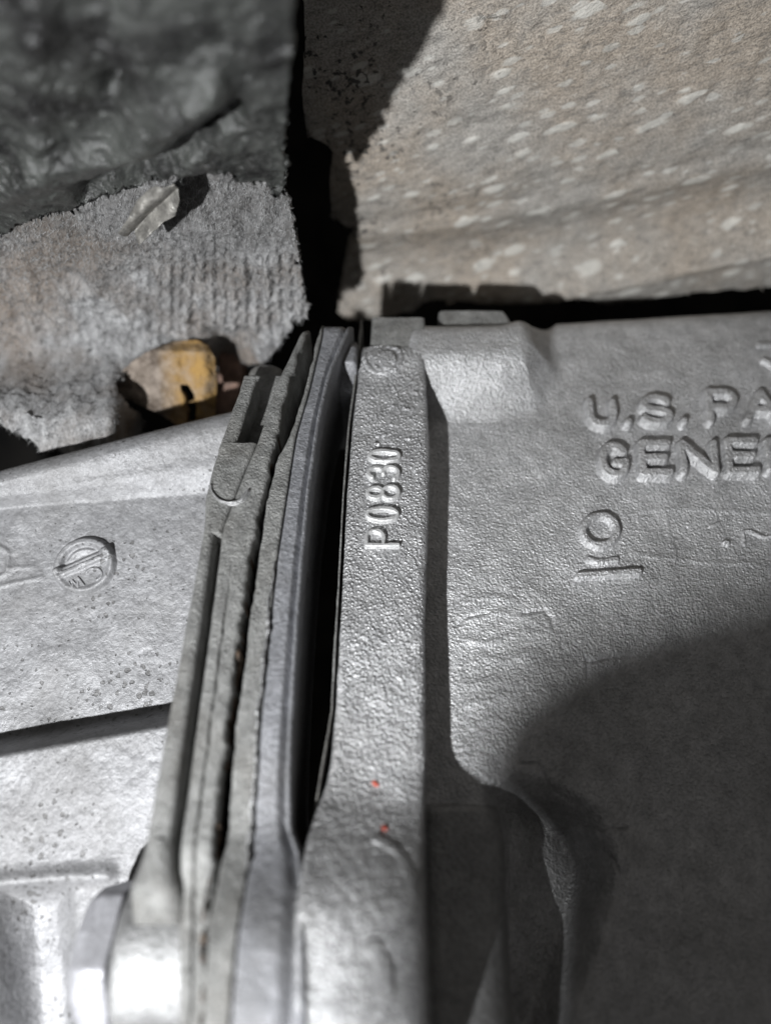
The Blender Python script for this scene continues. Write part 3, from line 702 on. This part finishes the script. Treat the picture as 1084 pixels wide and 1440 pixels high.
# flange of the bell housing: rim, band, boss between the two pockets
LF_L = [(500, 352), (535, 341), (600, 318), (650, 301), (700, 289), (740, 287), (800, 275), (850, 266), (980, 241), (1120, 216), (1190, 204), (1260, 192)]
RIM_R = [(500, 372), (535, 360), (600, 340), (632, 327), (660, 322), (745, 301), (800, 294), (900, 280), (1000, 265), (1100, 252), (1200, 239), (1260, 232)]
BAND_L = [(440, 434), (480, 417), (540, 388), (580, 376), (628, 359), (660, 345), (745, 312), (800, 306), (900, 293), (1000, 279), (1100, 266), (1200, 252), (1260, 247)]
BAND_R = [(440, 439), (452, 435), (500, 421), (555, 402), (600, 391), (655, 379), (700, 368), (760, 355), (800, 348), (900, 335), (1000, 321), (1100, 309), (1200, 298), (1300, 289), (1440, 283), (1800, 262)]
lf_top = lambda y: -0.003 * (1 - sst(445, 480, y)) ** 2
strip('flange_rim', LF, LF_L, RIM_R, 533, 632, M_EDGE, bell, r=0.0006, depth=0.016, n=120, m=14, jl=0.0001, seed=61)
strip('flange_rim', LF, LF_L, RIM_R, 738, 1250, M_EDGE, bell, r=0.0010, depth=0.020, n=320, m=16, jl=0.00008, seed=63)
band_prof = lambda t, y: -0.0006 * np.exp(-((t - 0.45) / 0.06) ** 2) * sst(760, 900, y)
strip('flange_band', LF, BAND_L, BAND_R, 452, 1500, M_EDGE, bell, r=0.0007, depth=0.022, lift=lambda y: lf_top(y) - 0.0016 * sst(1180, 1260, y), n=520, m=24, jr=0.00042, seed=65, prof=band_prof, rough=0.00018)
strip('flange_boss', LF, LF_L, BAND_L, 622, 748, M_EDGE, bell, r=0.0007, depth=0.016, n=150, m=30, seed=67, rough=0.00014,
      lift=lambda y: 0.0002 * np.exp(-((y - 690) / 30.0) ** 2))
relief('ring', lambda X, Y, e: LF.at(X, Y, e + 0.0001), [arc(324, 682, 27, 26, 20, 175, 24)], 0.8, 3.0, 0.0004, M_BOSS, bell, step=0.8)
FLOOR = Plane(0.1228, 0.587)
strip('pocket_floor', FLOOR, [(520, 345), (640, 315)], [(520, 402), (640, 366)], 528, 640, M_EDGE, bell, r=0.0004, depth=0.01, n=60, m=10, seed=69)
strip('pocket_floor', FLOOR, [(735, 292), (1250, 220)], [(735, 335), (1250, 265)], 735, 1250, M_EDGE, bell, r=0.0004, depth=0.012, n=160, m=10, seed=71)
# lug with a rounded end above the upper pocket
strip('lug', Plane(0.1272, 0.587), [(500, 352), (545, 338)], [(500, 398), (545, 392)], 500, 548, M_EDGE, bell, r=0.003, depth=0.012, n=60, m=20, seed=73,
      lift=lambda y: -0.004 * (1 - sst(498, 520, y)) ** 2)

# cylindrical bolt boss
def barrel(name, x0, x1, Yc, Dc, rad, mat, parent, prof, nseg=64, seed=5, rough=0.00012):
    rowsx = []
    for t, k in prof:
        a = np.linspace(0, 2 * math.pi, nseg, endpoint=False)
        rowsx.append(np.stack([np.full(nseg, x0 + (x1 - x0) * t), Yc + rad * k * np.cos(a), Dc + rad * k * np.sin(a)], -1))
    P = np.stack(rowsx, 0)
    P = P + (rough * vnoise(P, 350, seed))[..., None] * np.array([0.3, 0.5, -0.8])
    return grid(name, P, mat, parent, closed=True, caps=True, flip=True)
BY, BD = -0.0610, 0.0985
barrel('bolt_boss', -0.0352, -0.0222, BY, BD, 0.0098, M_BOSS, bell,
       [(0, 0.0), (0, 0.80), (0.01, 0.90), (0.05, 0.965), (0.12, 0.99), (0.3, 1.0), (0.5, 1.0), (0.75, 1.0), (0.8, 1.015), (0.92, 1.01), (0.98, 0.97), (1, 0.9), (1, 0.0)])
# flat worn facet on top of that boss: neck where the rim runs in
strip('boss_neck', Plane(0.1155, 0.587), [(1180, 203), (1215, 192), (1250, 178), (1300, 176)], [(1180, 242), (1215, 244), (1250, 252), (1300, 258)], 1180, 1300, M_EDGE, bell, r=0.002, depth=0.014, n=100, m=24, seed=77,
      lift=lambda y: -0.0015 * sst(1240, 1300, y))

bolt = thing('hex_bolt', 'bright steel hex bolt head seated against the cylindrical bolt boss', 'bolt', np.array([-0.0378, BY, BD]))
# head: hexagon with chamfered outer end, one corner towards the viewer
def hexring(x, k, rnd=0.0):
    out = []
    for i in range(6):
        a = math.radians(-72 + 60 * i); b = math.radians(-72 + 60 * (i + 1))
        for t in (0.04, 0.5, 0.96):
            p = np.array([math.cos(a) * (1 - t) + math.cos(b) * t, math.sin(a) * (1 - t) + math.sin(b) * t])
            if rnd: p = p * (1 - rnd) + p / np.linalg.norm(p) * 0.9 * rnd
            out.append([x, BY + k * p[0], BD + k * p[1]])
    return np.array(out)
HR = 0.0096
prof = [(-0.0354, HR), (-0.0358, HR), (-0.0380, HR), (-0.0390, HR * 0.985), (-0.0399, HR * 0.95), (-0.0406, HR * 0.86)]
P = np.stack([hexring(x, k, [0, 0, 0, 0.35, 0.7, 0.9][i]) for i, (x, k) in enumerate(prof)], 0)
hd = grid('bolt_head', P, M_BOLT, bolt, closed=True, caps=True)
md = hd.modifiers.new('edges', 'BEVEL'); md.width = 0.0003; md.segments = 2; md.limit_method = 'ANGLE'; md.angle_limit = math.radians(25)
hd.data.polygons.foreach_set('use_smooth', np.zeros(len(hd.data.polygons), bool))
barrel('bolt_shank', -0.0356, -0.0250, BY, BD, 0.0045, M_BOLT, bolt, [(0, 0), (0, 1), (0.5, 1), (1, 1), (1, 0)], nseg=24)

# ragged gasket between bell flange and adapter ring
g2 = thing('gasket', 'crumbling rusty black gasket squeezed along the ragged bell housing flange', 'gasket', LF.at(300.0, 1300.0))
off = lambda pts, dx: [(y, x + dx) for y, x in pts]
strip('gasket_edge', Plane(0.1177, 0.587), off(BAND_R, -3), off(BAND_R, 2), 600, 1440, M_GASKET, g2, r=0.0002, depth=0.02, n=700, m=5, rough=0.0002, rscale=1800, jl=0.0002, jr=0.0009, seed=81,
      lift=lambda y: 0.0008 * np.clip(vnoise(np.stack([0 * y, y, 0 * y], -1), 0.05, 4), -0.6, 1))

# ------------------------------------------------------------------ heat shield above the gearbox
SH = [(424, -260), (428, 60), (425, 150), (432, 190), (462, 206), (470, 216), (466, 236), (464, 268), (466, 296), (474, 310), (490, 322), (500, 320), (494, 345), (484, 380), (476, 415), (476, 436), (490, 443), (522, 440), (578, 433), (596, 421),
      (612, 416), (690, 411), (745, 410), (800, 420), (860, 427), (950, 419), (1084, 405), (1500, 370), (1500, -260)]
def sh_h(px, py):
    y1 = np.interp(px, [400, 500, 700, 1084, 1500], [335, 322, 296, 214, 130])
    y2 = np.interp(px, [400, 560, 780, 1084, 1500], [440, 425, 394, 330, 250])
    ym = 0.5 * (y1 + y2); wv = np.maximum(y2 - y1, 40) / 2.4
    h = 0.0020 * sst(-10, 20, py - y1) - 0.0045 * np.exp(-((py - ym) / wv) ** 2)
    h += 0.0060 * np.exp(-((py - y2) / 17.0) ** 2) * sst(560, 800, px) - 0.0025 * sst(0, 30, py - y2) * sst(560, 760, px)
    b = SHIELD.at(px, py)
    h += 0.0005 * fbm(b, 60, 3, 91) + 0.00028 * vnoise(b, 420, 95) + 0.00012 * vnoise(b, 1100, 96)
    h -= 0.0012 * np.exp(-((px - 660) ** 2 / 30.0 ** 2 + (py - 180) ** 2 / 16.0 ** 2))
    return h
jig = lambda X, Y: 2.0 * vnoise(np.stack([X, Y, 0 * X], -1), 0.04, 8) + 0.3 * vnoise(np.stack([X, Y, 0 * X], -1), 0.16, 9)
shield = thing('heat_shield', 'corroded grey brown heat shield speckled with pale flecks above the transmission', 'heat shield', SHIELD.at(780.0, 420.0))
sheet('shield_panel', SHIELD, lambda X, Y: sdf_poly(X, Y, SH) + jig(X, Y), (416, -264, 1300, 450), 2.5, M_SHIELD, shield, h=sh_h, thick=0.0016)

# ------------------------------------------------------------------ insulation on the left
pad = thing('insulation_pad', 'frayed grey felt insulation pad with torn dark facing above the bell housing', 'insulation', FELT.at(100.0, 640.0))
FE = [(-500, 120), (-500, 560), (0, 600), (58, 630), (110, 657), (150, 651), (192, 638), (203, 606), (196, 582), (170, 560), (160, 540), (190, 512), (240, 520), (300, 535), (318, 545), (345, 520), (372, 508), (392, 486), (408, 455), (432, 442),
      (428, 410), (420, 350), (412, 305), (398, 272), (392, 200), (380, 150), (330, 120)]
def fe_h(px, py):
    b = FELT.at(px, py)
    s = b * np.array([1.0, 0.45, 0.45])
    h = 0.0010 * fbm(b, 60, 3, 101) + 0.0013 * vnoise(s, 420, 105) + 0.00045 * vnoise(b, 1000, 106) + 0.0003 * vnoise(b, 2200, 107)
    # folded lower lip on the left, sagging towards the viewer
    h += 0.0 * (1 - sst(-60, 30, sdf_poly(px, py, [(-300, 545), (120, 545), (170, 590), (190, 640), (-300, 660)])))
    h += 0.0007 * np.sin(px * 2 * math.pi / 15.5 + 1.5 * vnoise(np.stack([px, py, 0 * px], -1), 0.03, 4)) * (0.6 + 0.4 * np.sin(py * 2 * math.pi / 17.0)) * sst(330, 370, py) * (1 - sst(455, 500, py)) * sst(170, 260, px)
    # dent behind the nut
    h -= 0.006 * (1 - sst(-20, 20, sdf_poly(px, py, [(296, 478), (345, 472), (350, 560), (296, 560)])))
    return h
fjig = lambda X, Y: 2.2 * vnoise(np.stack([X, Y, 0 * X], -1), 0.06, 18) + 0.5 * vnoise(np.stack([X, Y, 0 * X], -1), 0.3, 19) * 0.5
sheet('felt', FELT, lambda X, Y: sdf_poly(X, Y, FE) + fjig(X, Y), (-260, 118, 440, 664), 1.6, M_FELT, pad, h=fe_h, thick=0.0012)

# loose fibres of the felt
rg = np.random.default_rng(12)
nf = 26000
fx = rg.uniform(-60, 432, nf); fy = rg.uniform(250, 655, nf)
keep = sdf_poly(fx, fy, FE) < 1.5
fx, fy = fx[keep], fy[keep]; nf = len(fx)
base = FELT.at(fx, fy, fe_h(fx, fy))
dirv = np.stack([rg.normal(0, 0.55, nf), rg.normal(-0.55, 0.45, nf), rg.normal(0, 0.35, nf)], -1) + FELT.n * rg.uniform(0.05, 0.7, nf)[:, None]
dirv /= np.linalg.norm(dirv, axis=1, keepdims=True)
ln = rg.uniform(0.0004, 0.0013, nf)[:, None]; rd = rg.uniform(0.00003, 0.00007, nf)[:, None]
e1 = np.cross(dirv, [0.3, 0.2, 0.93]); e1 /= np.linalg.norm(e1, axis=1, keepdims=True); e2 = np.cross(dirv, e1)
bend = np.array([0, -1.0, 0]) * ln * rg.uniform(0, 0.35, nf)[:, None]
v = [base + rd * e1, base + rd * (-0.5 * e1 + 0.87 * e2), base + rd * (-0.5 * e1 - 0.87 * e2), base + dirv * ln + bend]
V = np.stack(v, 1).reshape(-1, 3); k = np.arange(nf)[:, None] * 4
fo = mesh_obj('fibres', V, [np.concatenate([k + np.array([0, 1, 3]), k + np.array([1, 2, 3]), k + np.array([2, 0, 3])], 0)], M_FIBRE, pad)
fo['kind'] = 'stuff'

# dark facing: turns from the felt into the horizontal underside that runs back over the viewer
FA = [(-500, 330), (-20, 330), (10, 321), (45, 307), (62, 303), (76, 297), (100, 300), (108, 291), (150, 279), (178, 270), (205, 262), (232, 259), (246, 247), (258, 256), (262, 249), (300, 252), (318, 246), (335, 256), (352, 262), (372, 264), (392, 276),
      (400, 262), (402, 240), (396, 205), (402, 150), (410, 80), (414, 0), (420, -300), (-500, -300)]
def fa_pt(px, py, h):
    # depth along the underside: level ceiling 57 mm above the lens axis, dipping a little to the left
    ty = (CY - py) / F; tx = (px - CX) / F
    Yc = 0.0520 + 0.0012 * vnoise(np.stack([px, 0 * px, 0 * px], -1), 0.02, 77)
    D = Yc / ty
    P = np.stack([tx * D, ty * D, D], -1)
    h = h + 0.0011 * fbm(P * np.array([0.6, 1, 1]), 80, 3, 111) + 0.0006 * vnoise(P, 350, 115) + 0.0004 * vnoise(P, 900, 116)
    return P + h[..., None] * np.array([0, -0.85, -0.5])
class Ceil:
    n = np.array([0, -1.0, 0]); v = np.array([0, 0, 1.0])
    @staticmethod
    def at(px, py, h=0.0): return fa_pt(px, py, np.asarray(h) + 0 * px)
def fa_h(px, py):
    h = 0.0012 * (1 - sst(-18, 0, -np.abs(sdf_poly(px, py, FA)) * 0 - 18)) * 0
    h = h + 0.0035 * np.exp(-(dist_lines(px, py, [[(300, 130), (200, 200), (60, 250), (-100, 280)]]) / 26.0) ** 2)
    h = h - 0.004 * np.exp(-(dist_lines(px, py, [[(330, 160), (240, 225), (120, 270)]]) / 16.0) ** 2)
    h = h - 0.004 * np.exp(-((px - 165) ** 2 / 22.0 ** 2 + (py - 118) ** 2 / 14.0 ** 2))
    return h
ajig = lambda X, Y: 2.0 * vnoise(np.stack([X, Y, 0 * X], -1), 0.10, 28) + 2.0 * vnoise(np.stack([X, Y, 0 * X], -1), 0.28, 29)
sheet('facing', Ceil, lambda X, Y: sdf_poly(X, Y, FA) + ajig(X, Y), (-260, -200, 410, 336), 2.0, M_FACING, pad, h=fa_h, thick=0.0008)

# curled flap of torn foil hanging from the facing
FP = Plane(0.2235, -1.955)
FLAP = [(172, 302), (186, 282), (200, 256), (224, 236), (252, 232), (258, 254), (252, 276), (236, 284), (214, 306), (202, 316), (192, 304), (184, 310)]
def flap_h(px, py):
    u = (px - 212) * 0.72 + (py - 295) * 0.70
    return 0.0032 + 0.0016 * np.abs(np.sin(u / 11.0 + 0.5)) + 0.0007 * vnoise(FP.at(px, py), 500, 121)
sheet('foil_flap', FP, lambda X, Y: sdf_poly(X, Y, FLAP) + 0.6 * jig(X, Y), (164, 226, 266, 324), 1.3, M_FOIL, pad, h=flap_h, thick=0.00025)

# ------------------------------------------------------------------ bracket and nut behind the bell housing
BR = Plane(0.172, -0.35, 0.10)
brk = thing('bracket', 'yellowed rusty bracket tab with a dark slot below the felt pad', 'bracket', BR.at(250.0, 605.0))
BRP = [(157, 547), (172, 522), (190, 506), (212, 492), (240, 483), (272, 480), (292, 487), (302, 505), (304, 545), (302, 588), (288, 602), (266, 609), (244, 594), (220, 578), (190, 566), (165, 558)]
SLOT = [(252, 541), (264, 541), (274, 553), (278, 572), (276, 594), (264, 596), (261, 577), (256, 558)]
def br_h(px, py):
    return 0.0012 * sst(262, 284, px) - 0.0030 * sst(286, 306, px) - 0.004 * (1 - sst(482, 500, py)) ** 2 + 0.0008 * fbm(BR.at(px, py), 260, 3, 131)
sheet('bracket_plate', BR, lambda X, Y: np.maximum(sdf_poly(X, Y, BRP), -sdf_poly(X, Y, SLOT)), (150, 474, 312, 616), 1.5, M_BRACKET, brk, h=br_h, thick=0.0018)

nut = thing('rusty_stud', 'small rusty brown stud with a square nut beside the bracket tab', 'stud', np.array([-0.0370, 0.0225, 0.170]))
def block(name, box, D, dep, mat, parent, seed):
    x0, y0, x1, y1 = box
    pl = Plane(D, 0.0)
    return strip(name, pl, [(y0 - 5, x0), (y1 + 5, x0)], [(y0 - 5, x1), (y1 + 5, x1)], y0, y1, mat, parent, r=0.0009, depth=dep, n=30, m=10, seed=seed, rough=0.0002)
block('stud_shaft', (306, 488, 338, 545), 0.172, 0.008, M_RUSTBOLT, nut, 141)
block('square_nut', (303, 538, 337, 581), 0.164, 0.012, M_RUSTBOLT, nut, 143)
block('stud_foot', (303, 585, 328, 606), 0.162, 0.012, M_RUSTBOLT, nut, 145)
